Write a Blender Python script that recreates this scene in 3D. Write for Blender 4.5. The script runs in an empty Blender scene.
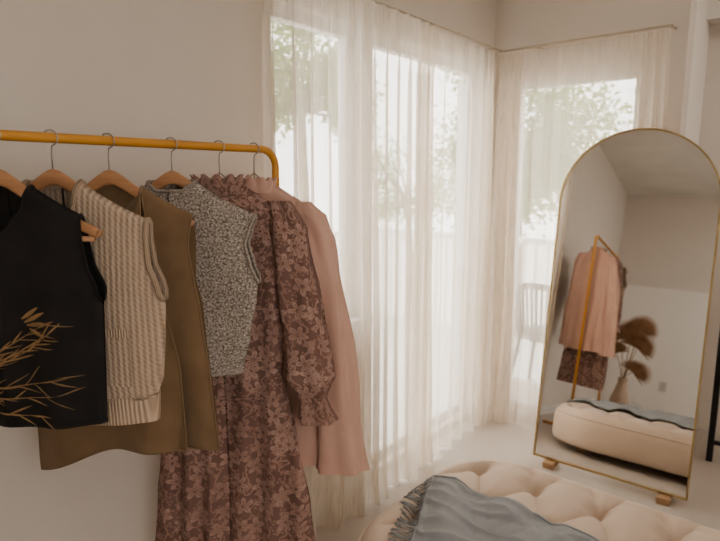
import bpy, bmesh, math, random
from mathutils import Vector, Matrix, noise
random.seed(7)
sc = bpy.context.scene
PI = math.pi

# ------------------------------------------------------------------ materials
def new_mat(name):
    m = bpy.data.materials.new(name); m.use_nodes = True
    nt = m.node_tree; b = nt.nodes['Principled BSDF']
    return m, nt, b
def ramp(nt, fac, stops):
    r = nt.nodes.new('ShaderNodeValToRGB')
    cr = r.color_ramp
    while len(cr.elements) < len(stops): cr.elements.new(0.5)
    for e, (p, c) in zip(cr.elements, stops):
        e.position = p; e.color = (c[0], c[1], c[2], 1)
    nt.links.new(fac, r.inputs['Fac']); return r.outputs['Color']
def coords(nt, uv=False, scale=(1, 1, 1), rot=(0, 0, 0)):
    t = nt.nodes.new('ShaderNodeTexCoord'); mp = nt.nodes.new('ShaderNodeMapping')
    mp.inputs['Scale'].default_value = scale; mp.inputs['Rotation'].default_value = rot
    nt.links.new(t.outputs['UV' if uv else 'Object'], mp.inputs['Vector'])
    return mp.outputs['Vector']
def add_bump(nt, b, h, strength=0.3, dist=0.003):
    bp = nt.nodes.new('ShaderNodeBump'); bp.inputs['Strength'].default_value = strength
    bp.inputs['Distance'].default_value = dist
    nt.links.new(h, bp.inputs['Height']); nt.links.new(bp.outputs['Normal'], b.inputs['Normal'])
def noise_tex(nt, vec, scale, detail=3, rough=0.5):
    n = nt.nodes.new('ShaderNodeTexNoise'); n.inputs['Scale'].default_value = scale
    n.inputs['Detail'].default_value = detail; n.inputs['Roughness'].default_value = rough
    nt.links.new(vec, n.inputs['Vector']); return n.outputs['Fac']
def wave_tex(nt, vec, scale, dist=0, direction='X', dscale=1):
    n = nt.nodes.new('ShaderNodeTexWave'); n.inputs['Scale'].default_value = scale
    n.bands_direction = direction
    n.inputs['Distortion'].default_value = dist; n.inputs['Detail Scale'].default_value = dscale
    nt.links.new(vec, n.inputs['Vector']); return n.outputs['Fac']
def mmath(nt, op, a, b_=0.0, clamp=False):
    n = nt.nodes.new('ShaderNodeMath'); n.operation = op; n.use_clamp = clamp
    for i, x in enumerate((a, b_)):
        if isinstance(x, (int, float)): n.inputs[i].default_value = x
        else: nt.links.new(x, n.inputs[i])
    return n.outputs[0]
def simple(name, c1, c2=None, rough=0.7, scale=8, bscale=120, bump=0.1, metal=0, uv=False, sheen=0, bd=0.002):
    m, nt, b = new_mat(name)
    v = coords(nt, uv)
    c2 = c2 or tuple(x * 0.85 for x in c1)
    nt.links.new(ramp(nt, noise_tex(nt, v, scale), [(0.3, c2), (0.7, c1)]), b.inputs['Base Color'])
    b.inputs['Roughness'].default_value = rough; b.inputs['Metallic'].default_value = metal
    if sheen: b.inputs['Sheen Weight'].default_value = sheen
    if bump: add_bump(nt, b, noise_tex(nt, v, bscale), bump, bd)
    return m

M_wall = simple('wall_plaster', (0.70, 0.635, 0.57), (0.68, 0.615, 0.55), 0.9, 3, 60, 0.08)
M_wall2 = simple('wall_white_paint', (0.82, 0.775, 0.72), (0.80, 0.755, 0.70), 0.9, 3, 60, 0.06)
M_ceil = simple('ceiling_paint', (0.78, 0.73, 0.67), None, 0.9, 2, 60, 0.05)
M_white = simple('window_frame_paint', (0.80, 0.78, 0.75), None, 0.45, 6, 60, 0.03)
M_black = simple('black_powder_coat', (0.012, 0.012, 0.013), None, 0.45, 6, 200, 0.05)
M_yellow = simple('mustard_powder_coat', (0.62, 0.31, 0.07), (0.56, 0.27, 0.06), 0.42, 10, 300, 0.05)
M_gold = simple('brushed_brass', (0.60, 0.48, 0.28), (0.52, 0.41, 0.22), 0.33, 20, 300, 0.03, metal=0.9)
M_metal = simple('steel_wire', (0.45, 0.42, 0.38), None, 0.3, 20, 300, 0.0, metal=1)
M_railmat = simple('curtain_rail_paint', (0.5, 0.42, 0.33), None, 0.5, 20, 300, 0.0)
M_outmetal = simple('outdoor_chair_metal', (0.10, 0.11, 0.12), None, 0.5, 20, 300, 0.0)
M_paving = simple('paving', (0.72, 0.71, 0.68), (0.62, 0.61, 0.58), 0.9, 3, 30, 0.2)
M_bark = simple('bark', (0.22, 0.17, 0.12), None, 0.9, 8, 30, 0.5)
M_dry = simple('dried_palm', (0.44, 0.27, 0.16), (0.30, 0.17, 0.095), 0.8, 12, 90, 0.3)
M_vase = simple('vase_ceramic', (0.55, 0.42, 0.32), None, 0.6, 6, 50, 0.1)
M_plastic = simple('outlet_plastic', (0.62, 0.58, 0.54), None, 0.4, 6, 50, 0.0)
M_thread = simple('gold_embroidery_thread', (0.36, 0.22, 0.10), (0.22, 0.13, 0.06), 0.6, 60, 400, 0.4)

def leafmat():
    m, nt, b = new_mat('tree_leaves')
    v = coords(nt)
    nt.links.new(ramp(nt, noise_tex(nt, v, 3.5), [(0.3, (0.10, 0.16, 0.05)), (0.7, (0.30, 0.37, 0.14))]), b.inputs['Base Color'])
    b.inputs['Roughness'].default_value = 0.6
    tr = nt.nodes.new('ShaderNodeBsdfTranslucent'); tr.inputs['Color'].default_value = (0.36, 0.45, 0.16, 1)
    mx = nt.nodes.new('ShaderNodeMixShader'); mx.inputs[0].default_value = 0.45
    nt.links.new(b.outputs[0], mx.inputs[1]); nt.links.new(tr.outputs[0], mx.inputs[2])
    nt.links.new(mx.outputs[0], nt.nodes['Material Output'].inputs[0]); return m
M_leaf = leafmat()

def woodmat(name, c1, c2):
    m, nt, b = new_mat(name)
    v = coords(nt, False, (6, 6, 40))
    nt.links.new(ramp(nt, noise_tex(nt, v, 2.5, 4), [(0.3, c2), (0.7, c1)]), b.inputs['Base Color'])
    b.inputs['Roughness'].default_value = 0.45
    return m
M_wood = woodmat('hanger_wood', (0.52, 0.29, 0.16), (0.41, 0.21, 0.105))
M_feet = woodmat('mirror_foot_wood', (0.46, 0.30, 0.18), (0.36, 0.22, 0.12))

def floormat():
    m, nt, b = new_mat('floor_vinyl')
    v = coords(nt, False, (1, 1, 1), (0, 0, PI / 2))
    br = nt.nodes.new('ShaderNodeTexBrick'); br.inputs['Scale'].default_value = 1.0
    br.inputs['Brick Width'].default_value = 1.2; br.inputs['Row Height'].default_value = 0.6
    br.inputs['Mortar Size'].default_value = 0.002
    br.inputs['Color1'].default_value = (0.47, 0.415, 0.365, 1); br.inputs['Color2'].default_value = (0.49, 0.435, 0.38, 1)
    br.inputs['Mortar'].default_value = (0.41, 0.36, 0.315, 1)
    nt.links.new(v, br.inputs['Vector']); nt.links.new(br.outputs['Color'], b.inputs['Base Color'])
    b.inputs['Roughness'].default_value = 0.45
    return m
M_floor = floormat()

def sheermat():
    m, nt, b = new_mat('sheer_curtain_fabric')
    for n in list(nt.nodes):
        if n.type == 'BSDF_PRINCIPLED': nt.nodes.remove(n)
    v = coords(nt, True)
    col = ramp(nt, noise_tex(nt, v, 5), [(0.3, (0.80, 0.73, 0.645)), (0.7, (0.85, 0.785, 0.70))])
    df = nt.nodes.new('ShaderNodeBsdfDiffuse'); tl = nt.nodes.new('ShaderNodeBsdfTranslucent'); tp = nt.nodes.new('ShaderNodeBsdfTransparent')
    nt.links.new(col, df.inputs[0]); nt.links.new(col, tl.inputs[0])
    tp.inputs[0].default_value = (1, 0.98, 0.95, 1)
    m1 = nt.nodes.new('ShaderNodeMixShader'); m1.inputs[0].default_value = 0.5
    nt.links.new(df.outputs[0], m1.inputs[1]); nt.links.new(tl.outputs[0], m1.inputs[2])
    vv = coords(nt, True, (60, 3, 1))
    f = ramp(nt, noise_tex(nt, vv, 3, 2), [(0.3, (0.33,) * 3), (0.7, (0.46,) * 3)])
    m2 = nt.nodes.new('ShaderNodeMixShader')
    nt.links.new(f, m2.inputs[0])
    nt.links.new(m1.outputs[0], m2.inputs[1]); nt.links.new(tp.outputs[0], m2.inputs[2])
    nt.links.new(m2.outputs[0], nt.nodes['Material Output'].inputs[0]); return m
M_sheer = sheermat()

def glassmat():
    m, nt, b = new_mat('window_glass')
    nt.nodes.remove(b)
    g = nt.nodes.new('ShaderNodeBsdfGlossy'); g.inputs['Roughness'].default_value = 0.02
    tp = nt.nodes.new('ShaderNodeBsdfTransparent'); mx = nt.nodes.new('ShaderNodeMixShader'); mx.inputs[0].default_value = 0.05
    nt.links.new(tp.outputs[0], mx.inputs[1]); nt.links.new(g.outputs[0], mx.inputs[2])
    nt.links.new(mx.outputs[0], nt.nodes['Material Output'].inputs[0]); return m
M_glass = glassmat()

M_mirror, nt, b = new_mat('mirror_silver')
b.inputs['Base Color'].default_value = (0.93, 0.92, 0.90, 1); b.inputs['Metallic'].default_value = 1; b.inputs['Roughness'].default_value = 0.01

# fabrics
M_blackf = simple('black_linen', (0.020, 0.017, 0.016), (0.013, 0.011, 0.010), 0.9, 20, 500, 0.4, uv=True)
def knitmat():
    m, nt, b = new_mat('rib_knit_wool')
    v = coords(nt, True)
    w = wave_tex(nt, v, 27, 1.4, 'X', 4)
    w2 = wave_tex(nt, v, 55, 3.5, 'DIAGONAL', 12)
    h = mmath(nt, 'ADD', mmath(nt, 'MULTIPLY', w, .8), mmath(nt, 'MULTIPLY', w2, 0.34))
    nt.links.new(ramp(nt, h, [(0.05, (0.37, 0.265, 0.185)), (0.5, (0.50, 0.375, 0.275)), (1.0, (0.58, 0.45, 0.34))]), b.inputs['Base Color'])
    b.inputs['Roughness'].default_value = 0.95; b.inputs['Sheen Weight'].default_value = 0.2
    add_bump(nt, b, h, 0.7, 0.004); return m
M_knit = knitmat()
def ribmat(name, c1, c2, sc_=55):
    m, nt, b = new_mat(name)
    v = coords(nt, True); w = wave_tex(nt, v, sc_, 0.3, 'X', 3)
    nt.links.new(ramp(nt, w, [(0.1, c2), (0.8, c1)]), b.inputs['Base Color'])
    b.inputs['Roughness'].default_value = 0.95; add_bump(nt, b, w, 0.8, 0.003); return m
M_knitrib = ribmat('knit_rib', (0.57, 0.44, 0.33), (0.42, 0.305, 0.215))
M_olive = simple('olive_wool', (0.235, 0.152, 0.085), (0.20, 0.127, 0.07), 0.95, 15, 350, 0.35, uv=True, sheen=0.15)
M_olived = simple('olive_wool_dark', (0.13, 0.08, 0.04), None, 0.95, 15, 350, 0.3, uv=True)
def tweedmat():
    m, nt, b = new_mat('boucle_tweed')
    v = coords(nt, True)
    vo = nt.nodes.new('ShaderNodeTexVoronoi'); vo.inputs['Scale'].default_value = 190
    nt.links.new(v, vo.inputs['Vector'])
    n = noise_tex(nt, v, 190, 3, 0.75)
    h = mmath(nt, 'SUBTRACT', n, mmath(nt, 'MULTIPLY', vo.outputs['Distance'], .22))
    nt.links.new(ramp(nt, h, [(0.24, (0.13, 0.10, 0.08)), (0.38, (0.30, 0.25, 0.21)), (0.54, (0.56, 0.50, 0.44))]), b.inputs['Base Color'])
    b.inputs['Roughness'].default_value = 0.95
    add_bump(nt, b, vo.outputs['Distance'], -1.0, 0.006)
    return m
M_tweed = tweedmat()
M_pink = simple('dusty_pink_crepe', (0.60, 0.385, 0.305), (0.56, 0.35, 0.275), 0.75, 9, 300, 0.15, uv=True, sheen=0.2)
def lacemat():
    m, nt, b = new_mat('rose_lace')
    v = coords(nt, True)
    def flower(scale, petals, r0, r1):
        vo = nt.nodes.new('ShaderNodeTexVoronoi'); vo.voronoi_dimensions = '2D'; vo.inputs['Scale'].default_value = scale; vo.inputs['Randomness'].default_value = .85
        nt.links.new(v, vo.inputs['Vector'])
        sub = nt.nodes.new('ShaderNodeVectorMath'); sub.operation = 'SUBTRACT'
        nt.links.new(v, sub.inputs[0]); nt.links.new(vo.outputs['Position'], sub.inputs[1])
        sp = nt.nodes.new('ShaderNodeSeparateXYZ'); nt.links.new(sub.outputs[0], sp.inputs[0])
        ang = mmath(nt, 'ARCTAN2', sp.outputs[1], sp.outputs[0])
        sc2 = nt.nodes.new('ShaderNodeSeparateColor'); nt.links.new(vo.outputs['Color'], sc2.inputs[0])
        pet = mmath(nt, 'ABSOLUTE', mmath(nt, 'COSINE', mmath(nt, 'ADD', mmath(nt, 'MULTIPLY', ang, petals / 2), mmath(nt, 'MULTIPLY', sc2.outputs[0], 6))))
        r = vo.outputs['Distance']
        thr = mmath(nt, 'ADD', mmath(nt, 'MULTIPLY', pet, r1), r0)
        edge = mmath(nt, 'SUBTRACT', thr, r)
        body = mmath(nt, 'MULTIPLY', edge, 12, True)
        core = mmath(nt, 'MULTIPLY', mmath(nt, 'SUBTRACT', .12, r), 14, True)
        inner = mmath(nt, 'MULTIPLY', mmath(nt, 'SUBTRACT', edge, .11), 9, True)
        return mmath(nt, 'SUBTRACT', mmath(nt, 'SUBTRACT', body, core, True), mmath(nt, 'MULTIPLY', inner, .55), True)
    f1 = flower(17, 5, .13, .36); f2 = flower(40, 3, .05, .36)
    stem = wave_tex(nt, v, 6, 9.0, 'X', 3.0)
    stem = mmath(nt, 'MULTIPLY', mmath(nt, 'SUBTRACT', stem, .90), 9, True)
    mask = mmath(nt, 'MAXIMUM', mmath(nt, 'MAXIMUM', f1, mmath(nt, 'MULTIPLY', f2, .45)), mmath(nt, 'MULTIPLY', stem, .7))
    net = noise_tex(nt, v, 300, 2, .7)
    big = noise_tex(nt, v, 7, 2)
    mask = mmath(nt, 'MULTIPLY', mask, mmath(nt, 'ADD', mmath(nt, 'MULTIPLY', net, .8), mmath(nt, 'MULTIPLY', big, .8)), True)
    h = mmath(nt, 'ADD', mmath(nt, 'MULTIPLY', mask, .58), mmath(nt, 'ADD', mmath(nt, 'MULTIPLY', net, .35), mmath(nt, 'MULTIPLY', big, .2)))
    col = ramp(nt, h, [(0.15, (0.24, 0.135, 0.107)), (0.34, (0.31, 0.18, 0.145)), (0.62, (0.41, 0.26, 0.215)), (0.9, (0.52, 0.36, 0.30))])
    nt.links.new(col, b.inputs['Base Color'])
    b.inputs['Roughness'].default_value = 0.85
    nt.links.new(mmath(nt, 'ADD', mmath(nt, 'MULTIPLY', mask, 1.2), .70, True), b.inputs['Alpha'])
    add_bump(nt, b, h, 0.8, 0.005); return m
M_lace = lacemat()
M_bench = simple('cream_velvet_upholstery', (0.58, 0.46, 0.36), (0.54, 0.42, 0.325), 0.75, 5, 250, 0.1, sheen=0.3)
def blanketmat():
    m, nt, b = new_mat('blue_grey_throw')
    v = coords(nt, False)
    w = wave_tex(nt, v, 60, 1.5, 'X', 6); w2 = wave_tex(nt, v, 60, 1.5, 'Y', 6)
    h = mmath(nt, 'ADD', w, w2)
    nt.links.new(ramp(nt, h, [(0.2, (0.25, 0.257, 0.262)), (1.0, (0.35, 0.36, 0.365))]), b.inputs['Base Color'])
    b.inputs['Roughness'].default_value = 0.95; b.inputs['Sheen Weight'].default_value = 0.2
    add_bump(nt, b, mmath(nt, 'ADD', h, mmath(nt, 'MULTIPLY', noise_tex(nt, v, 50), 2)), 0.5, 0.003); return m
M_blanket = blanketmat()

# ------------------------------------------------------------------ mesh builder
class MB:
    def __init__(s): s.v = []; s.f = []; s.uv = []; s.m = []
    def add(s, co, uv=(0, 0)): s.v.append(tuple(co)); s.uv.append(uv); return len(s.v) - 1
    def grid(s, nu, nv, fn, mi=0, closeu=False):
        base = len(s.v)
        for j in range(nv + 1):
            for i in range(nu + (0 if closeu else 1)):
                co, uv = fn(i / nu, j / nv); s.add(co, uv)
        w = nu if closeu else nu + 1
        for j in range(nv):
            for i in range(nu):
                a = base + j * w + i; b_ = base + j * w + (i + 1) % w
                s.f.append((a, b_, b_ + w, a + w)); s.m.append(mi)
    def tube(s, pts, r, mi=0, seg=8, closed=False, cap=True):
        pts = [Vector(p) for p in pts]; n = len(pts); base = len(s.v)
        rr = r if isinstance(r, (list, tuple)) else [r] * n
        prev = None
        for k, p in enumerate(pts):
            a = pts[(k - 1) % n] if (closed or k > 0) else p
            c = pts[(k + 1) % n] if (closed or k < n - 1) else p
            t = (c - a).normalized() if (c - a).length > 1e-9 else Vector((0, 0, 1))
            if prev is None:
                up = Vector((0, 0, 1)) if abs(t.z) < 0.9 else Vector((1, 0, 0))
                x = t.cross(up).normalized()
            else:
                x = (prev - t * prev.dot(t)).normalized()
            prev = x; y = t.cross(x)
            for q in range(seg):
                an = 2 * PI * q / seg
                s.add(p + (x * math.cos(an) + y * math.sin(an)) * rr[k], (q / seg * .05, k * 0.02))
        rings = n if closed else n - 1
        for k in range(rings):
            for q in range(seg):
                a = base + k * seg + q; b_ = base + k * seg + (q + 1) % seg
                c = base + ((k + 1) % n) * seg + (q + 1) % seg; d = base + ((k + 1) % n) * seg + q
                s.f.append((a, b_, c, d)); s.m.append(mi)
        if cap and not closed:
            s.f.append(tuple(base + q for q in range(seg))[::-1]); s.m.append(mi)
            s.f.append(tuple(base + (n - 1) * seg + q for q in range(seg))); s.m.append(mi)
    def box(s, c0, c1, mi=0, bev=0.0):
        bm = bmesh.new(); bmesh.ops.create_cube(bm, size=1)
        cx = [(a + b_) / 2 for a, b_ in zip(c0, c1)]; d = [abs(b_ - a) for a, b_ in zip(c0, c1)]
        for v in bm.verts: v.co = Vector((cx[0] + v.co.x * d[0], cx[1] + v.co.y * d[1], cx[2] + v.co.z * d[2]))
        if bev: bmesh.ops.bevel(bm, geom=bm.edges[:], offset=bev, segments=3, profile=0.7, affect='EDGES')
        s.addbm(bm, mi)
    def addbm(s, bm, mi=0, mat=None):
        base = len(s.v); bm.verts.index_update()
        for v in bm.verts: s.add(mat @ v.co if mat else v.co, (v.co.x, v.co.z))
        for f in bm.faces: s.f.append(tuple(base + v.index for v in f.verts)); s.m.append(mi)
        bm.free()
    def build(s, name, mats, smooth=True, merge=0.0, auto=None):
        me = bpy.data.meshes.new(name); me.from_pydata(s.v, [], s.f); me.update()
        for m in mats: me.materials.append(m)
        for p, mi in zip(me.polygons, s.m): p.material_index = mi; p.use_smooth = smooth
        ul = me.uv_layers.new(name='UVMap')
        for l in me.loops: ul.data[l.index].uv = s.uv[l.vertex_index]
        if merge:
            bm = bmesh.new(); bm.from_mesh(me); bmesh.ops.remove_doubles(bm, verts=bm.verts, dist=merge); bm.to_mesh(me); bm.free()
        if auto is not None: me.set_sharp_from_angle(angle=math.radians(auto))
        ob = bpy.data.objects.new(name, me); sc.collection.objects.link(ob); return ob

def lerp(a, b_, t): return a + (b_ - a) * t
def interp(pts, x):
    if x <= pts[0][0]: return pts[0][1]
    for (x0, y0), (x1, y1) in zip(pts, pts[1:]):
        if x <= x1:
            t = (x - x0) / (x1 - x0); t = t * t * (3 - 2 * t) * 0.6 + t * 0.4
            return lerp(y0, y1, t)
    return pts[-1][1]
def sstep(a, b_, x):
    t = max(0, min(1, (x - a) / (b_ - a))); return t * t * (3 - 2 * t)

def boxobj(name, c0, c1, mat, bev=0.0):
    mb = MB(); mb.box(c0, c1, 0, bev); return mb.build(name, [mat], smooth=bool(bev), auto=30 if bev else None)

# ------------------------------------------------------------------ room shell
ZC = 2.8; YB = 3.23; TW = 0.14; YBK = -2.0; XR = 3.4
boxobj('floor', (-0.14, YBK - .1, -0.1), (XR + .1, 3.9, 0), M_floor)
boxobj('ceiling', (-0.14, YBK - .1, ZC), (XR + .1, 3.9, ZC + .1), M_ceil)
def wall_with_holes(name, axis, p0, p1, a0, a1, z0, z1, holes, mat):
    mb = MB(); cuts = sorted(set([a0, a1] + [h[0] for h in holes] + [h[1] for h in holes]))
    for c0, c1 in zip(cuts, cuts[1:]):
        segs = [(z0, z1)]
        for h in holes:
            if h[0] <= c0 and h[1] >= c1:
                segs = [(z0, h[2]), (h[3], z1)]
        for s0, s1 in segs:
            if s1 - s0 < 1e-4: continue
            if axis == 'x': mb.box((p0, c0, s0), (p1, c1, s1))
            else: mb.box((c0, p0, s0), (c1, p1, s1))
    return mb.build(name, [mat], smooth=False)
wall_with_holes('wall_left', 'x', -TW, 0, YBK, YB + TW, 0, ZC, [(1.45, 1.97, 0.87, 2.16), (2.05, 3.06, 0.04, 2.16)], M_wall)
wall_with_holes('wall_back', 'y', YB, YB + TW, 0, 1.03, 0, ZC, [(0.12, 0.84, 0.04, 2.08)], M_wall)
boxobj('wall_hall', (0.89, YB + TW, 0), (1.03, 3.78, ZC), M_wall2)
boxobj('wall_hall_end', (0.89, 3.78, 0), (XR, 3.9, ZC), M_wall)
boxobj('trim_bulkhead', (1.03, 3.66, 2.36), (XR, 3.78, ZC), M_wall2)
wall_with_holes('wall_right', 'x', XR, XR + .1, YBK, 3.9, 0, ZC, [(-1.2, .3, 0.9, 2.3)], M_wall)  # opening is for the added window that lights the interior
boxobj('wall_front', (0, YBK - .1, 0), (XR, YBK, ZC), M_wall)
boxobj('wall_partition', (0.0, YBK, 0), (XR, YBK + .12, 1.58), M_wall2)
boxobj('baseboard_left', (0, YBK + .12, 0), (0.012, 2.05, 0.07), M_white)
boxobj('baseboard_back', (0.84, YB - .012, 0), (1.03, YB, 0.07), M_white)
mb = MB(); mb.box((.68, YBK + .12, 0.32), (.76, YBK + .13, 0.44), 0, .004)
for zz in (0.355, 0.40):
    mb.box((.708, YBK + .13, zz), (.712, YBK + .1315, zz + .012), 1); mb.box((.726, YBK + .13, zz), (.730, YBK + .1315, zz + .012), 1)
mb.build('wall_outlet', [M_plastic, M_black], smooth=False)

def window(name, axis, a0, a1, z0, z1, pos, mull=(), bars=()):
    mb = MB(); w = 0.045; d0 = pos; d1 = pos + 0.05
    def bx(u0, u1, v0, v1, mi=0, e0=d0, e1=d1, bev=.004):
        if axis == 'x': mb.box((e0, u0, v0), (e1, u1, v1), mi, bev)
        else: mb.box((u0, e0, v0), (u1, e1, v1), mi, bev)
    bx(a0, a0 + w, z0, z1); bx(a1 - w, a1, z0, z1); bx(a0 + w, a1 - w, z0, z0 + w); bx(a0 + w, a1 - w, z1 - w, z1)
    for m in mull: bx(m - w / 2, m + w / 2, z0 + w, z1 - w)
    for q in bars: bx(a0 + w, a1 - w, q - .015, q + .015)
    bx(a0 + w, a1 - w, z0 + w, z1 - w, 1, d0 + .022, d0 + .026, 0)
    return mb.build(name, [M_white, M_glass], smooth=False)
window('window_1', 'x', 1.45, 1.97, 0.87, 2.16, -0.10)
window('window_2', 'x', 2.05, 3.06, 0.04, 2.16, -0.10)
window('window_3', 'y', 0.12, 0.84, 0.04, 2.08, YB + 0.05)
window('fill_window', 'x', -1.2, .3, 0.9, 2.3, XR + .02, mull=(-.45,))  # unseen extra window, added to let light into the room
boxobj('trim_1', (-0.05, 1.42, 0.845), (0.05, 2.0, 0.87), M_white, .004)

# ------------------------------------------------------------------ curtains
def curtain(name, axis, a0, a1, pos, z0, z1, pleats, amp, dens, seed, flare=0.0):
    mb = MB(); N = pleats * 16; NV = 44
    def fn(i, j):
        t = dens(i); a = lerp(a0, a1, t); z = lerp(z0, z1, j)
        ph = 2 * PI * pleats * i
        low = 1 - j
        nz = noise.noise(Vector((i * 5 + seed, j * 1.3, seed)))
        nz2 = noise.noise(Vector((i * 11 + seed, j * 0.7, seed + 4)))
        head = sstep(0.955, 0.88, j)
        n = amp * (math.sin(ph + nz * 2.4 * low) * (0.6 + 0.7 * nz2 * low + .25 * low) * lerp(0.5, 1, head) + nz * 1.0 * low)
        if head < 1: n += amp * .5 * (1 - head) * max(0, math.cos(ph)) ** 6
        a += low * 0.05 * nz2 + 0.006 * math.sin(2 * ph + 1) * head
        a += flare * low ** 2 * (i - 0.5)
        if z0 < .03 and j < 0.06: n += 0.02 * (0.06 - j) / 0.06 * (0.4 + nz)
        uv = (i * (a1 - a0) * 2.2, z)
        return ((pos + n, a, z), uv) if axis == 'x' else ((a, pos - n, z), uv)
    mb.grid(N, NV, fn)
    return mb.build(name, [M_sheer])
def d_right(t): return (1 - (1 - t) ** 1.6) * .62 + t * .38
def d_both(t): return t - 0.10 * math.sin(2 * PI * t)
ZR = 2.215
curtain('curtain', 'x', 1.285, 2.34, 0.135, 0.012, ZR, 12, 0.038, lambda t: d_right(t) * .8 + .2 * t - .05 * math.sin(PI * t), 1.3, 0.06)
curtain('curtain', 'x', 2.25, 3.02, 0.105, 0.012, ZR, 9, 0.032, d_both, 5.1)
curtain('curtain', 'y', 0.10, 0.235, YB - 0.125, 0.012, ZR, 6, 0.030, lambda t: t, 8.4)
curtain('curtain', 'y', 0.225, 0.975, YB - 0.110, 0.012, ZR, 9, 0.022, lambda t: t * .45 + .55 * (1 - (1 - t) ** 1.9), 3.3)
def rail(name, pts, br):
    mb = MB(); mb.tube(pts, 0.006, 0, 10)
    for p, q in br: mb.tube([p, q], 0.004, 0, 6)
    return mb.build(name, [M_railmat])
rail('curtain_rail', [(0.115, 1.22, 2.228), (0.115, 3.09, 2.228)], [((0.115, y, 2.228), (0.0, y, 2.235)) for y in (1.26, 2.1, 3.0)])
rail('curtain_rail', [(0.09, YB - .118, 2.232), (0.985, YB - .118, 2.232)], [((x, YB - .118, 2.232), (x, YB, 2.24)) for x in (0.3, .975)])

# ------------------------------------------------------------------ clothing rack
XBAR = 0.36; ZB = 1.589; Y0 = 0.02; Y1 = 1.137
mb = MB(); R = 0.05; pts = []
pts += [(XBAR, Y0, 0.03), (XBAR, Y0, 0.5), (XBAR, Y0, ZB - R - .001)]
for k in range(9): a = k / 8 * PI / 2; pts.append((XBAR, Y0 + R - R * math.cos(a), ZB - R + R * math.sin(a)))
for k in range(9): a = k / 8 * PI / 2; pts.append((XBAR, Y1 - R + R * math.sin(a), ZB - R + R * math.cos(a)))
pts += [(XBAR, Y1, 0.5), (XBAR, Y1, 0.03)]
mb.tube(pts, 0.0108, 0, 14)
for y in (Y0, Y1):
    mb.tube([(XBAR - .2, y, 0.014), (XBAR + .2, y, 0.014)], 0.012, 0, 12)
mb.tube([(XBAR, Y0, 0.16), (XBAR, Y1, 0.16)], 0.009, 0, 12)
mb.build('clothing_rack', [M_yellow])

# ------------------------------------------------------------------ hangers and garments
ANG = math.radians(35)
def T(yh, s, n, z, ang=ANG):
    return (XBAR + math.cos(ang) * s + math.sin(ang) * n, yh + math.sin(ang) * s - math.cos(ang) * n, ZB + z)
def zarm(s): s = abs(s); return -0.065 - .87 * s + 1.2 * s * s

def hanger(yh, barlow=True, wood=True, half=.205):
    mb = MB(); NS = 30
    hp = [T(yh, 0, 0, -0.085), T(yh, 0, 0, -0.035)]
    rr = 0.0165
    for k in range(12):
        a = -PI / 2 + k / 11 * PI * 1.22
        hp.append(T(yh, rr * math.cos(a), 0, rr * math.sin(a)) if k else T(yh, 0.002, 0, -0.0165))
    mb.tube(hp, 0.0016, 1, 6)
    if wood:
        def fn(i, j):
            s = lerp(-half, half, j); a = 2 * PI * i
            e = abs(s) / half
            hh = lerp(0.017, 0.010, e) * (1 if e < .97 else .6); tt = lerp(0.0065, 0.005, e) * (1 if e < .97 else .6)
            ca, sa = math.cos(a), math.sin(a)
            cz = (abs(sa) ** .6) * (1 if sa > 0 else -1) * hh; cn = (abs(ca) ** .6) * (1 if ca > 0 else -1) * tt
            z = -0.068 - .87 * (math.sqrt(s * s + .0004) - .02) + 1.2 * s * s - .014
            return T(yh, s, cn, z + cz), (s, i)
        mb.grid(14, NS * 2, fn, 0, True)
        for sgn in (-1, 1):
            mb.tube([T(yh, sgn * (half - .004), 0, zarm(half - .004) - .0), T(yh, sgn * (half + .003), 0, zarm(half + .003) - .0)], 0.0065, 0, 10)
        if barlow:
            mb.tube([T(yh, -.195, 0, -.205), T(yh, .195, 0, -.205)], 0.0055, 0, 8)
    else:
        pts = [T(yh, s, 0, zarm(s) - .003) for s in [x / 10 * .18 for x in range(-10, 11)]]
        mb.tube(pts, 0.002, 1, 6); mb.tube([pts[0], T(yh, 0, 0, -.2), pts[-1]], 0.002, 1, 6)
    return mb.build('clothes_hanger', [M_wood, M_metal])

def garment_panels(mb, yh, zb, neckF, neckB, outer, th, folds, va, mi=0, vn=0.6, trim=None, NU=26, NV=64, top=.022, hem=None, fr=9, seed=0, sides=(1, -1)):
    def pos(side, sign, a, v, inner, lift=0):
        i0 = interp(inner, v); o = interp(outer, v)
        s = side * lerp(i0, o, a)
        zt = zarm(s) + top; z = lerp(zb + (hem(s) if hem else 0), zt, v)
        q = lerp(i0, o, a) / o
        g = math.sqrt(max(0, 1 - q ** 5))
        op = sstep(va - .03, va + .05, v)
        g = max(g, .55 * op)
        tt = interp(th, v) * math.sqrt(max(0, 1 - v ** 40))
        low = max(0, 1 - v)
        fl = folds * (low ** .8 * .9 + .12) * (math.sin(s * fr * 2 * PI + 2.2 * noise.noise(Vector((s * 4, z * 2.2, seed))) + seed) * .6 + 1.1 * noise.noise(Vector((s * 9, z * 3.5, seed + sign))))
        n = sign * (tt * g) + fl * (1 - .6 * op) * (1 - sstep(.85, 1, v)) + sign * lift
        return T(yh, s, n, z), (s + sign * 3, z)
    for sign, inner in ((1, neckF), (-1, neckB)):
        for side in sides:
            mb.grid(NU, NV, lambda a, v, side=side, sign=sign, inner=inner: pos(side, sign, a, v, inner), mi)
    if trim:
        r, tmi = trim
        for side in sides:
            for sign, inner in ((1, neckF), (-1, neckB)):
                vs = [lerp(vn, 1, k / 24) for k in range(25)]
                mb.tube([pos(side, sign, 0, v, inner)[0] for v in vs if interp(inner, v) > 1e-4], r, tmi, 8)
                va_ = [lerp(va, 1, k / 20) for k in range(21)]
                mb.tube([pos(side, sign, 1, v, inner)[0] for v in va_], r, tmi, 8)
                mb.tube([pos(side, sign, k / 20, 0, inner)[0] for k in range(21)], r * .8, tmi, 8)
    return pos

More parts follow.
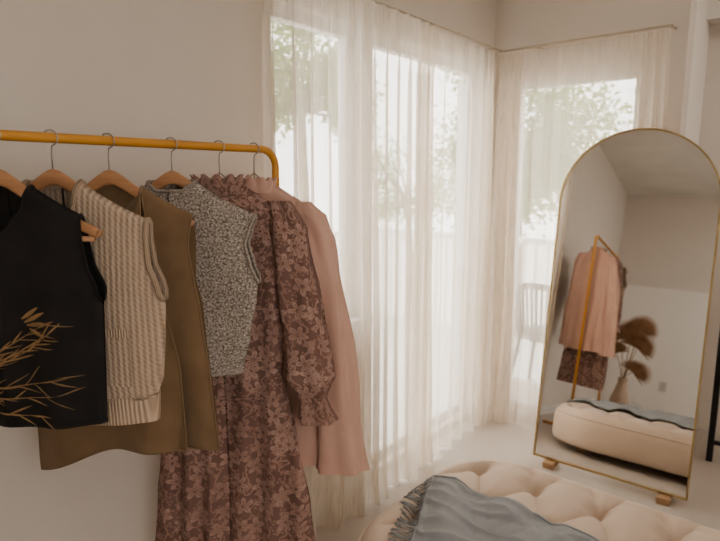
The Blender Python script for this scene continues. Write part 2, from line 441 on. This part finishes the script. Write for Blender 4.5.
YH1, YH2, YH3, YH4, YH5, YH6 = .40, .507, .63, .791, .935, 1.055
for y in (YH1, YH2, YH3, YH4): hanger(y, barlow=(y == YH1), half=.207 if y == YH1 else .19)
for y in (YH5, YH6): hanger(y, wood=False)

# --- 1: black sleeveless top with gold grass embroidery
mb = MB()
o1 = [(0, .192), (.3, .197), (.6, .203), (.68, .200), (.78, .180), (.9, .172), (1, .170)]
nF1 = [(0, 0), (.70, 0), (.80, .035), (.9, .06), (1, .072)]
p1 = garment_panels(mb, YH1, -.592, nF1, [(0, 0), (.9, 0), (.94, .04), (1, .072)],
               o1, [(0, .034), (.6, .032), (1, .020)], .010, .62, vn=.70, trim=(.0028, 0), seed=1.2)
def on1(s, z, lift=.0015):
    v = (z + .592) / (zarm(s) + .022 + .592); a = abs(s) / interp(o1, v)
    return p1(1 if s >= 0 else -1, 1, a, v, [(0, 0), (1, 0)], lift)[0]
def eblade(s0, z0, s1, z1, w, bend=0.0):
    dx, dz = s1 - s0, z1 - z0; L = math.hypot(dx, dz); px, pz = -dz / L, dx / L
    def fn(a, v):
        ww = w * math.sin(PI * min(1, .08 + v * .92)) ** .8 * (a - .5)
        bb = bend * L * math.sin(PI * v * .5) ** 2
        s = s0 + dx * v + px * (ww + bb); z = z0 + dz * v + pz * (ww + bb)
        return on1(s, z, .0022 + .001 * (1 - abs(a - .5) * 2)), (s, z)
    mb.grid(4, 12, fn, 1)
random.seed(11)
for (s0, z0, s1, z1, bend, n_) in ((-.10, -.52, .075, -.37, -.16, 12), (-.11, -.50, .10, -.385, .05, 11), (-.12, -.53, .105, -.455, -.14, 10), (-.12, -.54, .11, -.50, -.10, 8), (-.12, -.555, .07, -.545, -.12, 7), (-.10, -.50, .06, -.41, -.05, 9), (.0, -.54, -.15, -.38, .1, 8), (.0, -.54, -.16, -.46, .1, 8)):
    eblade(s0, z0, s1, z1, .0028, bend)
    dx, dz = s1 - s0, z1 - z0; L0 = math.hypot(dx, dz); px, pz = -dz / L0, dx / L0
    for k in range(n_):
        t = lerp(.30, 1, k / (n_ - 1)); bb = bend * L0 * math.sin(PI * t * .5) ** 2
        bs, bz = lerp(s0, s1, t) + px * bb, lerp(z0, z1, t) + pz * bb
        dirn = math.atan2(dz, dx) + (1 if k % 2 else -1) * random.uniform(.12, .5) - (.35 if t > .7 and dx > 0 else 0); L = random.uniform(.03, .06)
        e_s, e_z = bs + math.cos(dirn) * L, bz + math.sin(dirn) * L
        if abs(e_s) < .185: eblade(bs, bz, e_s, e_z, random.uniform(.002, .0045), random.uniform(-.15, .15))
for (bs, bz, e_s, e_z) in ((.05, -.372, .10, -.352), (.055, -.378, .105, -.375), (.045, -.365, .085, -.342), (.06, -.385, .095, -.405)):
    eblade(bs, bz, e_s, e_z, .009, .05)
mb.build('black_sleeveless_top', [M_blackf, M_thread], merge=1e-5)

# --- 2: rib knit vest
mb = MB()
garment_panels(mb, YH2, -.565, [(0, 0), (.66, 0), (.78, .03), (.9, .055), (1, .062)], [(0, 0), (.88, 0), (.94, .035), (1, .062)],
               [(0, .203), (.12, .218), (.35, .226), (.55, .232), (.64, .224), (.76, .206), (.9, .202), (1, .205)], [(0, .04), (.6, .036), (1, .022)], .010, .57, vn=.67, trim=(.006, 1), seed=2.9, fr=6)
def hem2(a, v):
    p = (a * 2 * PI); s = math.cos(p) * (.203 + .004 * v); n = math.sin(p) * (.038 + .001 * v)
    return T(YH2, s, (abs(n) ** .9) * (1 if n > 0 else -1) + .002 * math.sin(p * 9), lerp(-.622, -.56, v)), (s + math.sin(p) * .05, v * .06)
mb.grid(80, 8, hem2, 1, True)
def pk(a, v):
    s = lerp(.08, .17, a); z = lerp(-.53, -.42, v)
    return T(YH2, s, .0455 * math.sqrt(max(0, 1 - (s / .25) ** 5)) + .004 + .002 * math.sin(PI * a), z), (s + 3, z)
mb.grid(12, 12, pk, 0)
def pk2(a, v):
    s = lerp(.079, .171, a); z = lerp(-.42, -.402, v)
    return T(YH2, s, .0455 * math.sqrt(max(0, 1 - (s / .25) ** 5)) + .006 + .002 * math.sin(PI * a), z), (s + 3, z)
mb.grid(12, 4, pk2, 1)
mb.build('rib_knit_vest', [M_knit, M_knitrib], merge=1e-5)

# --- 3: long olive waistcoat, hanging open
mb = MB()
def olive(panel):
    L = {'L': ([(0, -.21), (.5, -.20), (.75, -.185), (1, -.175)], [(0, .165), (.35, .158), (.6, .13), (.8, .095), (1, .075)], .042, .014),
         'R': ([(0, .135), (.5, .11), (.8, .095), (1, .075)], [(0, .236), (.3, .222), (.62, .202), (.72, .19), (.85, .18), (1, .192)], .018, .010),
         'B': ([(0, -.22), (.7, -.2), (1, -.18)], [(0, .225), (.6, .2), (.72, .185), (1, .192)], -.024, .006)}[panel]
    lo, hi, dep, fa = L
    def fn(a, v):
        s = lerp(interp(lo, v), interp(hi, v), a)
        zb = lerp(-.80, -.735, sstep(-.24, .0, s)) if panel != 'R' else -.735
        if panel == 'B': zb = -.72
        zt = zarm(s) + .022
        nk = max(0, 1 - abs(s) / .075)
        if panel == 'L': zt -= .13 * nk ** .8
        if panel == 'B': zt -= .045 * nk ** .6
        z = lerp(zb, zt, v)
        low = 1 - v
        side_open = 1 if panel != 'R' else (1 - .7 * a ** 3 * sstep(1, .8, v))
        n = dep * math.sqrt(max(0, 1 - v ** 30)) * side_open * lerp(1, .5, sstep(.85, 1, v)) + fa * (low * .8 + .1) * (1 - sstep(.8, .95, v)) * (math.sin(s * 34 + 2 * noise.noise(Vector((s * 5, z * 2, dep * 90)))) + .8 * noise.noise(Vector((s * 8, z * 4, 3 + dep * 50))))
        return T(YH3, s, n, z), (s + 4 * dep * 20, z)
    return fn
for p in 'LRB': mb.grid(44, 64, olive(p), 0)
for p, a in (('L', 1), ('R', 0), ('R', 1), ('L', 0)):
    f = olive(p); mb.tube([f(a, k / 40)[0] for k in range(41)], .0026, 0, 6)
for p in 'LR':
    f = olive(p); mb.tube([f(k / 30, 0)[0] for k in range(31)], .0026, 0, 6)
f = olive('L'); mb.tube([f(k / 44, 1)[0] for k in range(45)], .0026, 0, 6)
mb.build('olive_waistcoat', [M_olive, M_olived], merge=0)

# --- 4: boucle tweed shell
mb = MB()
garment_panels(mb, YH4, -.59, [(0, 0), (.86, 0), (.93, .04), (1, .062)], [(0, 0), (.93, 0), (.97, .04), (1, .062)],
               [(0, .165), (.25, .19), (.5, .210), (.60, .215), (.68, .20), (.8, .186), (.9, .198), (1, .212)], [(0, .034), (.6, .034), (1, .022)], .009, .58, vn=.865, trim=(.0045, 0), seed=6.1, fr=5)
mb.build('tweed_shell_top', [M_tweed], merge=1e-5)

def sleeve(mb, yh, rings, folds, mi=0, seg=28, sub=8, seed=0):
    NV = (len(rings) - 1) * sub
    def fn(i, j):
        x = j * (len(rings) - 1); k = min(int(x), len(rings) - 2); t = x - k; t = t * t * (3 - 2 * t) * .5 + t * .5
        r = [lerp(rings[k][q], rings[k + 1][q], t) for q in range(5)]
        a = 2 * PI * i; fo = 1 + folds * (math.sin(a * 5 + seed + 2 * noise.noise(Vector((j * 3, i, seed)))) * .5 + noise.noise(Vector((math.cos(a) * 1.4, math.sin(a) * 1.4 + seed, j * 6))))
        s = r[0] + math.cos(a) * r[3] * fo; n = r[1] + math.sin(a) * r[4] * fo
        return T(yh, s, n, r[2]), (i * .35 + seed, r[2])
    mb.grid(seg, NV, fn, mi, True)
def ruffle(mb, yh, cs, z0, z1, w, d, nf, am, mi=0, slope=0.0, seed=0, flare=1.3):
    def fn(i, j):
        a = 2 * PI * i; e = 1 + (flare - 1) * j + am * j * math.sin(nf * a + seed) + am * .5 * j * math.sin(nf * .6 * a + 2)
        return T(yh, cs + math.cos(a) * w * e, math.sin(a) * d * e, lerp(z0, z1, j) + slope * math.cos(a) * w + .006 * j * math.sin(nf * a * 1.0 + 1)), (i * .4, j * .05)
    mb.grid(int(nf * 10), 6, fn, mi, True)

# --- 5: lace dress
mb = MB()
garment_panels(mb, YH5, -1.24, [(0, 0), (.93, 0), (.96, .04), (1, .058)], [(0, 0), (.96, 0), (1, .058)],
               [(0, .255), (.2, .236), (.40, .202), (.52, .170), (.58, .165), (.7, .185), (.8, .20), (.9, .20), (1, .185)], [(0, .046), (.4, .036), (.8, .032), (1, .02)], .022, .99, vn=.94, seed=4.4, fr=12, NU=48, NV=90, top=.016)
sleeve(mb, YH5, [(.16, 0, -.145, .03, .022), (.188, .01, -.22, .054, .036), (.206, .012, -.36, .058, .04), (.226, .014, -.52, .061, .042), (.240, .014, -.64, .064, .044), (.248, .014, -.695, .040, .03), (.252, .014, -.705, .040, .03), (.262, .014, -.765, .056, .042)], .24, seed=3, seg=40)
sleeve(mb, YH5, [(-.165, 0, -.145, .03, .022), (-.195, .0, -.22, .05, .034), (-.222, .0, -.36, .05, .036), (-.23, .0, -.64, .055, .04), (-.23, .0, -.70, .035, .03), (-.235, .0, -.76, .05, .04)], .16, seed=5)
ruffle(mb, YH5, 0, -.13, -.078, .060, .030, 13, .08, seed=1)
ruffle(mb, YH5, 0, -.135, -.16, .064, .034, 13, .12, seed=3, flare=1.7)
mb.tube([T(YH5, .168 * math.cos(a), .040 * math.sin(a), -.70) for a in [2 * PI * k / 40 for k in range(40)]], .004, 0, 6, closed=True)
mb.build('lace_dress', [M_lace], merge=1e-5)

# --- 6: pink dress with long wide sleeves
mb = MB()
garment_panels(mb, YH6, -.95, [(0, 0), (.90, 0), (.96, .04), (1, .055)], [(0, 0), (.95, 0), (1, .055)],
               [(0, .215), (.4, .19), (.7, .18), (.88, .176), (.95, .160), (1, .132)], [(0, .036), (.6, .030), (1, .016)], .012, .99, vn=.93, seed=7.7, fr=9, NU=36, NV=70, top=.014)
sleeve(mb, YH6, [(.138, .0, -.150, .022, .012), (.160, .008, -.185, .040, .024), (.176, .014, -.25, .050, .030), (.195, .02, -.36, .052, .034), (.218, .022, -.56, .057, .036), (.238, .022, -.78, .062, .038), (.250, .022, -.965, .072, .040)], .30, seed=9, seg=40)
sleeve(mb, YH6, [(-.15, .0, -.125, .035, .02), (-.175, .0, -.19, .045, .028), (-.20, .0, -.56, .05, .03), (-.21, .0, -.93, .055, .034)], .16, seed=2)
ruffle(mb, YH6, 0, -.125, -.085, .06, .026, 12, .05, seed=1, flare=1.05)
mb.build('pink_dress', [M_pink], merge=1e-5)

# ------------------------------------------------------------------ dried palm arrangement in floor vase
mb = MB(); VX, VY = 0.50, -0.30
prof = [(0.001, .055), (.02, .07), (.12, .10), (.22, .095), (.32, .06), (.40, .04), (.44, .045), (.445, .038), (.40, .032)]
def vf(i, j):
    x = j * (len(prof) - 1); k = min(int(x), len(prof) - 2); t = x - k
    z = lerp(prof[k][0], prof[k + 1][0], t); r = lerp(prof[k][1], prof[k + 1][1], t)
    return (VX + r * math.cos(2 * PI * i), VY + r * math.sin(2 * PI * i), z), (i, j)
mb.grid(32, 32, vf, 1, True)
bm = bmesh.new(); bmesh.ops.create_circle(bm, cap_ends=True, radius=.055, segments=32); mb.addbm(bm, 1, Matrix.Translation((VX, VY, .002)))
def blade(p, d, L, w, up, droop=.25):
    d = Vector(d).normalized(); side = d.cross(Vector(up)).normalized(); p = Vector(p)
    def fn(a, v):
        c = p + d * (L * v) + Vector((0, 0, -droop * L * v * v)); ww = w * math.sin(PI * min(1, .12 + v * .88)) ** .7
        return c + side * ww * (a - .5) + side.cross(d) * ww * .35 * abs(a - .5), (a, v)
    mb.grid(2, 7, fn, 0)
for az, el, L, fr_ in ((1.2, 1.2, .50, .20), (0.3, 1.0, .38, .20), (-1.0, .9, .40, .2), (2.6, .9, .30, .18), (-2.4, 1.1, .45, .2), (.5, .6, .14, .2), (-.2, 1.3, .56, .2)):
    c = Vector((VX + math.cos(az) * .10, VY + math.sin(az) * .10, .38 + L)); d0 = Vector((math.cos(az) * math.cos(el), math.sin(az) * math.cos(el), math.sin(el)))
    mb.tube([Vector((VX, VY, .38)), (Vector((VX, VY, .45)) + c) / 2, c], .0035, 0, 6)
    sd = Vector((1, 0, 0)) if abs(d0.x) < .8 else d0.cross(Vector((0, 0, 1))).normalized(); sd = (sd - d0 * sd.dot(d0)).normalized()
    for k in range(30):
        a = lerp(-1.7, 1.7, k / 29); dd = d0 * math.cos(a) + sd * math.sin(a)
        blade(c, dd, fr_ * (1 - .12 * abs(a)), .016, sd.cross(dd) + Vector((0, 0, .05)), .12)
mb.build('dried_palm_arrangement', [M_dry, M_vase])

# ------------------------------------------------------------------ arched floor mirror
W, H = .728, 1.735
def arch(w, h, n=40, inset=0):
    r = w / 2 - inset; pts = [(-r, inset)]
    cz = h - w / 2
    pts += [(-r, cz * k / 6) for k in range(1, 6)]
    pts += [(-r * math.cos(PI * k / n), cz + r * math.sin(PI * k / n)) for k in range(n + 1)]
    pts += [(r, cz * k / 6) for k in range(5, 0, -1)]
    pts += [(r, inset)]
    return pts
mb = MB()
def slab(pts, y0, y1, mf, ms):
    b0 = len(mb.v)
    for x, z in pts: mb.add((x, y0, z), (x, z))
    b1 = len(mb.v)
    for x, z in pts: mb.add((x, y1, z), (x, z))
    n = len(pts)
    mb.f.append(tuple(range(b0, b0 + n))); mb.m.append(mf)
    mb.f.append(tuple(range(b1, b1 + n))[::-1]); mb.m.append(ms)
    for k in range(n): mb.f.append((b0 + k, b1 + k, b1 + (k + 1) % n, b0 + (k + 1) % n)); mb.m.append(ms)
slab(arch(W, H, inset=.004), -.004, .014, 0, 2)
o = arch(W, H); inn = arch(W, H, inset=.008); n = len(o)
for (A, ya, Bq, yb) in ((o, -.014, inn, -.014), (inn, -.014, inn, -.003), (o, .016, o, -.014)):
    b0 = len(mb.v)
    for x, z in A: mb.add((x, ya, z))
    b1 = len(mb.v)
    for x, z in Bq: mb.add((x, yb, z))
    for k in range(n): mb.f.append((b0 + k, b0 + (k + 1) % n, b1 + (k + 1) % n, b1 + k)); mb.m.append(1)
LEAN = math.radians(8.4)
mir = mb.build('mirror_panel', [M_mirror, M_gold, M_feet], smooth=False)
emp = bpy.data.objects.new('arched_floor_mirror', None); sc.collection.objects.link(emp)
emp.location = (.915, 2.785, 0.0); emp.rotation_euler = (0, 0, math.radians(2.5))
mir.parent = emp; mir.location = (0, 0, .034); mir.rotation_euler = (-LEAN, 0, 0)
mb = MB()
for x in (-.27, .27):
    mb.box((x - .028, -.05, 0), (x + .028, .06, .032), 0, .006)
ft = mb.build('feet', [M_feet], auto=30); ft.parent = emp
mb = MB()
mb.tube([(-.2, .10, .6), (-.2, .24, .012)], .008, 0, 8); mb.tube([(.2, .10, .6), (.2, .24, .012)], .008, 0, 8); mb.tube([(-.2, .24, .012), (.2, .24, .012)], .008, 0, 8)
mb.tube([(-.2, .10, .6), (.2, .10, .6)], .006, 0, 8)
st = mb.build('rear_strut', [M_gold]); st.parent = emp

# ------------------------------------------------------------------ low tufted daybed bench
BX0, BX1, BY0, BY1, BR, BH = .448, 2.45, 1.20, 2.24, .33, .285
def sdf(x, y):
    cx, cy = (BX0 + BX1) / 2, (BY0 + BY1) / 2
    qx = abs(x - cx) - (BX1 - BX0) / 2 + BR; qy = abs(y - cy) - (BY1 - BY0) / 2 + BR
    return math.hypot(max(qx, 0), max(qy, 0)) + min(max(qx, qy), 0) - BR
def xext(y):
    dy = max(0, abs(y - (BY0 + BY1) / 2) - ((BY1 - BY0) / 2 - BR)); k = BR - math.sqrt(max(0, BR * BR - dy * dy))
    return BX0 + k, BX1 - k
TX, TY = .25, .235
def topz(x, y):
    e = -sdf(x, y); z = BH
    k = max(0, 1 - e / .08); z -= .055 * k ** 2.4
    ux = (x - BX0 - .14) / TX; uy = (y - BY1 + .17) / TY
    row = round(uy); best = 9
    for r_ in (row - 1, row, row + 1):
        off = .5 * (r_ % 2); m_ = round(ux - off) + off
        for mm in (m_ - 1, m_, m_ + 1):
            d = math.hypot((ux - mm) * TX, (uy - r_) * TY)
            if d < best: best = d
    inside = sstep(.02, .10, e)
    c1 = abs(math.sin(PI * (ux - uy / 2))); c2 = abs(math.sin(PI * (ux + uy / 2)))
    puff = (min(c1, c2)) ** .4
    z -= inside * (.055 * math.exp(-(best / .040) ** 2) + .038 * (1 - puff))
    return z
mb = MB()
def bf(a, v):
    y = lerp(BY0, BY1, v); x0, x1 = xext(y); x = lerp(x0, x1, a); return (x, y, topz(x, y)), (x, y)
mb.grid(280, 180, bf, 0)
def per(t, off=0):
    pts = []
    for cx, cy, a0 in ((BX1 - BR, BY1 - BR, 0), (BX0 + BR, BY1 - BR, PI / 2), (BX0 + BR, BY0 + BR, PI), (BX1 - BR, BY0 + BR, 3 * PI / 2)):
        for k in range(17): a = a0 + k / 16 * PI / 2; pts.append((cx + (BR + off) * math.cos(a), cy + (BR + off) * math.sin(a)))
    return pts
zs = [(.231, 0), (.22, .008), (.19, .014), (.12, .014), (.07, .010), (.05, 0)]
base = len(mb.v)
for z, o_ in zs:
    for x, y in per(0, o_): mb.add((x, y, z), (x, z))
n = len(per(0))
for r_ in range(len(zs) - 1):
    for k in range(n):
        a = base + r_ * n + k; b_ = base + r_ * n + (k + 1) % n
        mb.f.append((a, b_, b_ + n, a + n)); mb.m.append(0)
mb.f.append(tuple(base + (len(zs) - 1) * n + k for k in range(n))); mb.m.append(0)
mb.tube([(x, y, .227) for x, y in per(0, .004)], .006, 0, 8, closed=True)
for r_ in range(-6, 2):
    for m_ in range(-1, 10):
        x = BX0 + .14 + (m_ + .5 * (r_ % 2)) * TX; y = BY1 - .17 + r_ * TY
        if sdf(x, y) > -.07: continue
        bm = bmesh.new(); bmesh.ops.create_uvsphere(bm, u_segments=14, v_segments=8, radius=.013)
        mb.addbm(bm, 0, Matrix.Translation((x, y, topz(x, y) + .001)) @ Matrix.Diagonal((1, 1, .5, 1)))
for x in (BX0 + .2, BX1 - .2):
    for y in (BY0 + .2, BY1 - .2): mb.tube([(x, y, 0), (x, y, .06)], [.022, .028], 1, 14)
mb.build('tufted_bench', [M_bench, M_feet])

# throw blanket, laid slightly askew
mb = MB(); TY0, TY1 = 1.215, 1.85
def smoothtop(x, y):
    return max(topz(x, y), sum(topz(x + dx, y + dy) for dx in (-.06, 0, .06) for dy in (-.06, 0, .06)) / 9 + .004) if sdf(x, y) < -.08 else topz(x, y)
def tf(a, v):
    yy = lerp(TY0, TY1, v); L = lerp(0, 1.2, a)
    y = yy + (.02 * noise.noise(Vector((a * 7, v * 2, 2))) + .02 * noise.noise(Vector((a * 3, v, 6)))) * v
    x = .50 + (1.83 - yy) * .44 + .012 * noise.noise(Vector((1, v * 5, 3))) * (1 - a) + L
    rid = noise.noise(Vector((x * 3.0 + y * 2, y * 9 - x * 2, 4)))
    fz = .016 * max(0, 1 - abs(rid) * 5) ** 1.5 + .010 * (1 + noise.noise(Vector((a * 9, v * 6, 4))))
    return (x, y, smoothtop(x, y) + .006 + fz), (x, y)
mb.grid(180, 100, tf, 0)
mb.tube([tf(k / 100, 1)[0] for k in range(101)], .005, 0, 6)
mb.tube([tf(0, k / 60)[0] for k in range(61)], .004, 0, 6)
random.seed(5)
for k in range(80):
    v = (k + .5) / 80; (x, y, z), _ = tf(0, v)
    dy = random.uniform(-.014, .014) - .03; L = random.uniform(.06, .08); pts = [(x, y, z)]
    for q in (.35, .7, 1):
        px = x - L * q; py = y + dy * q
        pts.append((px, py, topz(px, py) + .006 if sdf(px, py) < 0 else .235 - .02 * q))
    mb.tube(pts, [.0028, .002, .002, .0030], 0, 5)
mb.build('throw_blanket', [M_blanket])

# ------------------------------------------------------------------ black railing in hall
mb = MB()
for x in (1.285, 2.0, 2.75): mb.box((x - .014, 3.36, 0), (x + .014, 3.39, .92), 0, .002)
mb.box((1.271, 3.355, .905), (2.764, 3.395, .93), 0, .002); mb.box((1.285, 3.365, .10), (2.75, 3.385, .12), 0, .002)
mb.build('black_railing', [M_black], auto=30)

# ------------------------------------------------------------------ outside
boxobj('balcony_floor', (-2.2, -2, -0.12), (-.14, 5.0, -0.02), M_paving)
boxobj('balcony_deck', (-.14, YB + TW, -0.12), (.89, 5.0, -0.02), M_paving)
boxobj('ground', (-30, -20, -3.2), (30, 40, -3.0), M_paving)
mb = MB()
mb.box((-2.0, 4.55, .96), (.88, 4.60, 1.01), 0, .004); mb.box((-2.0, 4.56, .06), (.88, 4.59, .10), 0)
k = -2.0
while k < .88: mb.box((k, 4.565, -.02), (k + .022, 4.585, .97), 0); k += .11
mb.box((-2.03, 1.0, .96), (-1.98, 4.60, 1.01), 0, .004); k = 1.0
while k < 4.55: mb.box((-2.015, k, -.02), (-1.995, k + .022, .97), 0); k += .11
mb.build('balcony_railing', [M_white], smooth=False)
mb = MB(); cx, cy = .20, 3.80
mb.tube([(cx + .20 * math.cos(a), cy + .20 * math.sin(a), .42) for a in [2 * PI * k / 28 for k in range(28)]], .016, 0, 8, closed=True)
bm = bmesh.new(); bmesh.ops.create_cone(bm, cap_ends=True, segments=28, radius1=.195, radius2=.19, depth=.03); mb.addbm(bm, 0, Matrix.Translation((cx, cy, .425)))
arc = [(cx + .24 * math.cos(a), cy - .24 * math.sin(a), .80 - .22 * abs(math.cos(a)) ** 3) for a in [PI * k / 20 for k in range(21)]]
mb.tube([(cx + .24, cy + .05, .42)] + arc + [(cx - .24, cy + .05, .42)], .022, 0, 8)
for k in range(1, 20, 1):
    a = PI * k / 20; mb.tube([(cx + .2 * math.cos(a), cy - .2 * math.sin(a), .42), arc[k]], .009, 0, 6)
for sx, sy in ((1, 1), (1, -1), (-1, 1), (-1, -1)): mb.tube([(cx + sx * .14, cy + sy * .14, .42), (cx + sx * .20, cy + sy * .20, -.016)], .014, 0, 8)
mb.build('patio_chair', [M_outmetal])
def tree(cx, cy, cz, r, n, seed):
    random.seed(seed); mb = MB()
    mb.tube([(cx, cy, -3), (cx + .1, cy, -1), (cx - .05, cy + .05, cz)], [.12, .1, .05], 1, 10)
    cl = []
    for k in range(22):
        d = Vector((random.gauss(0, 1), random.gauss(0, 1), random.gauss(0, .8))).normalized() * r * random.uniform(.3, .95)
        c = Vector((cx, cy, cz)) + d; cl.append((c, random.uniform(.28, .5) * r * .8)); mb.tube([(cx, cy, cz - .3 * r), c], [.025, .01], 1, 5)
    for k in range(n):
        c, rr = random.choice(cl); p = c + Vector((random.gauss(0, .5), random.gauss(0, .5), random.gauss(0, .45))) * rr
        d = Vector((random.uniform(-1, 1), random.uniform(-1, 1), random.uniform(-1, .3))).normalized(); s = d.cross(Vector((random.uniform(-1, 1), random.uniform(-1, 1), 1))).normalized()
        L = random.uniform(.06, .11); w = L * .3
        b0 = mb.add(p); mb.add(p + d * L * .5 + s * w); mb.add(p + d * L); mb.add(p + d * L * .5 - s * w)
        mb.f.append((b0, b0 + 1, b0 + 2, b0 + 3)); mb.m.append(0)
    return mb.build('tree', [M_leaf, M_bark], smooth=False)
tree(-3.4, 4.9, 2.6, .9, 5500, 1)
tree(-1.7, 7.4, 2.1, 1.3, 12000, 2)
tree(-5.5, 10.2, 1.4, 1.4, 3500, 3)

# ------------------------------------------------------------------ light
w = bpy.data.worlds.new('World'); sc.world = w; w.use_nodes = True
bg = w.node_tree.nodes['Background']; bg.inputs[0].default_value = (1.0, 0.98, 0.95, 1); bg.inputs[1].default_value = 6.6
def area(name, loc, rot, sx, sy, e, col):
    l = bpy.data.lights.new(name, 'AREA'); l.shape = 'RECTANGLE'; l.size = sx; l.size_y = sy; l.energy = e; l.color = col
    o_ = bpy.data.objects.new(name, l); o_.location = loc; o_.rotation_euler = rot; sc.collection.objects.link(o_); return o_
area('room_fill_light', (2.55, 0.3, 2.76), (0, 0, 0), 1.2, 1.6, 14, (1, .91, .81))  # unseen soft fill added to brighten the room
area('hall_fill_light', (2.3, 3.1, 2.76), (0, 0, 0), .6, .6, 14, (1, .93, .85))  # added fill that lifts the hall walls, no visible fixture

# ------------------------------------------------------------------ camera
cd = bpy.data.cameras.new('Camera'); cam = bpy.data.objects.new('Camera', cd); sc.collection.objects.link(cam)
cd.sensor_width = 36; cd.lens = 557 / 720 * 36; cd.clip_start = 0.05
cd.dof.use_dof = True; cd.dof.focus_distance = 1.5; cd.dof.aperture_fstop = 3.2
cam.location = (1.64, 0, 1.5)
cam.rotation_euler = (math.radians(90 - 9.2), 0, math.radians(39.9))
sc.camera = cam
try:
    sc.view_settings.view_transform = 'AgX'; sc.view_settings.look = 'AgX - Medium High Contrast'
except Exception as e: print(e)
sc.view_settings.exposure = -0.25
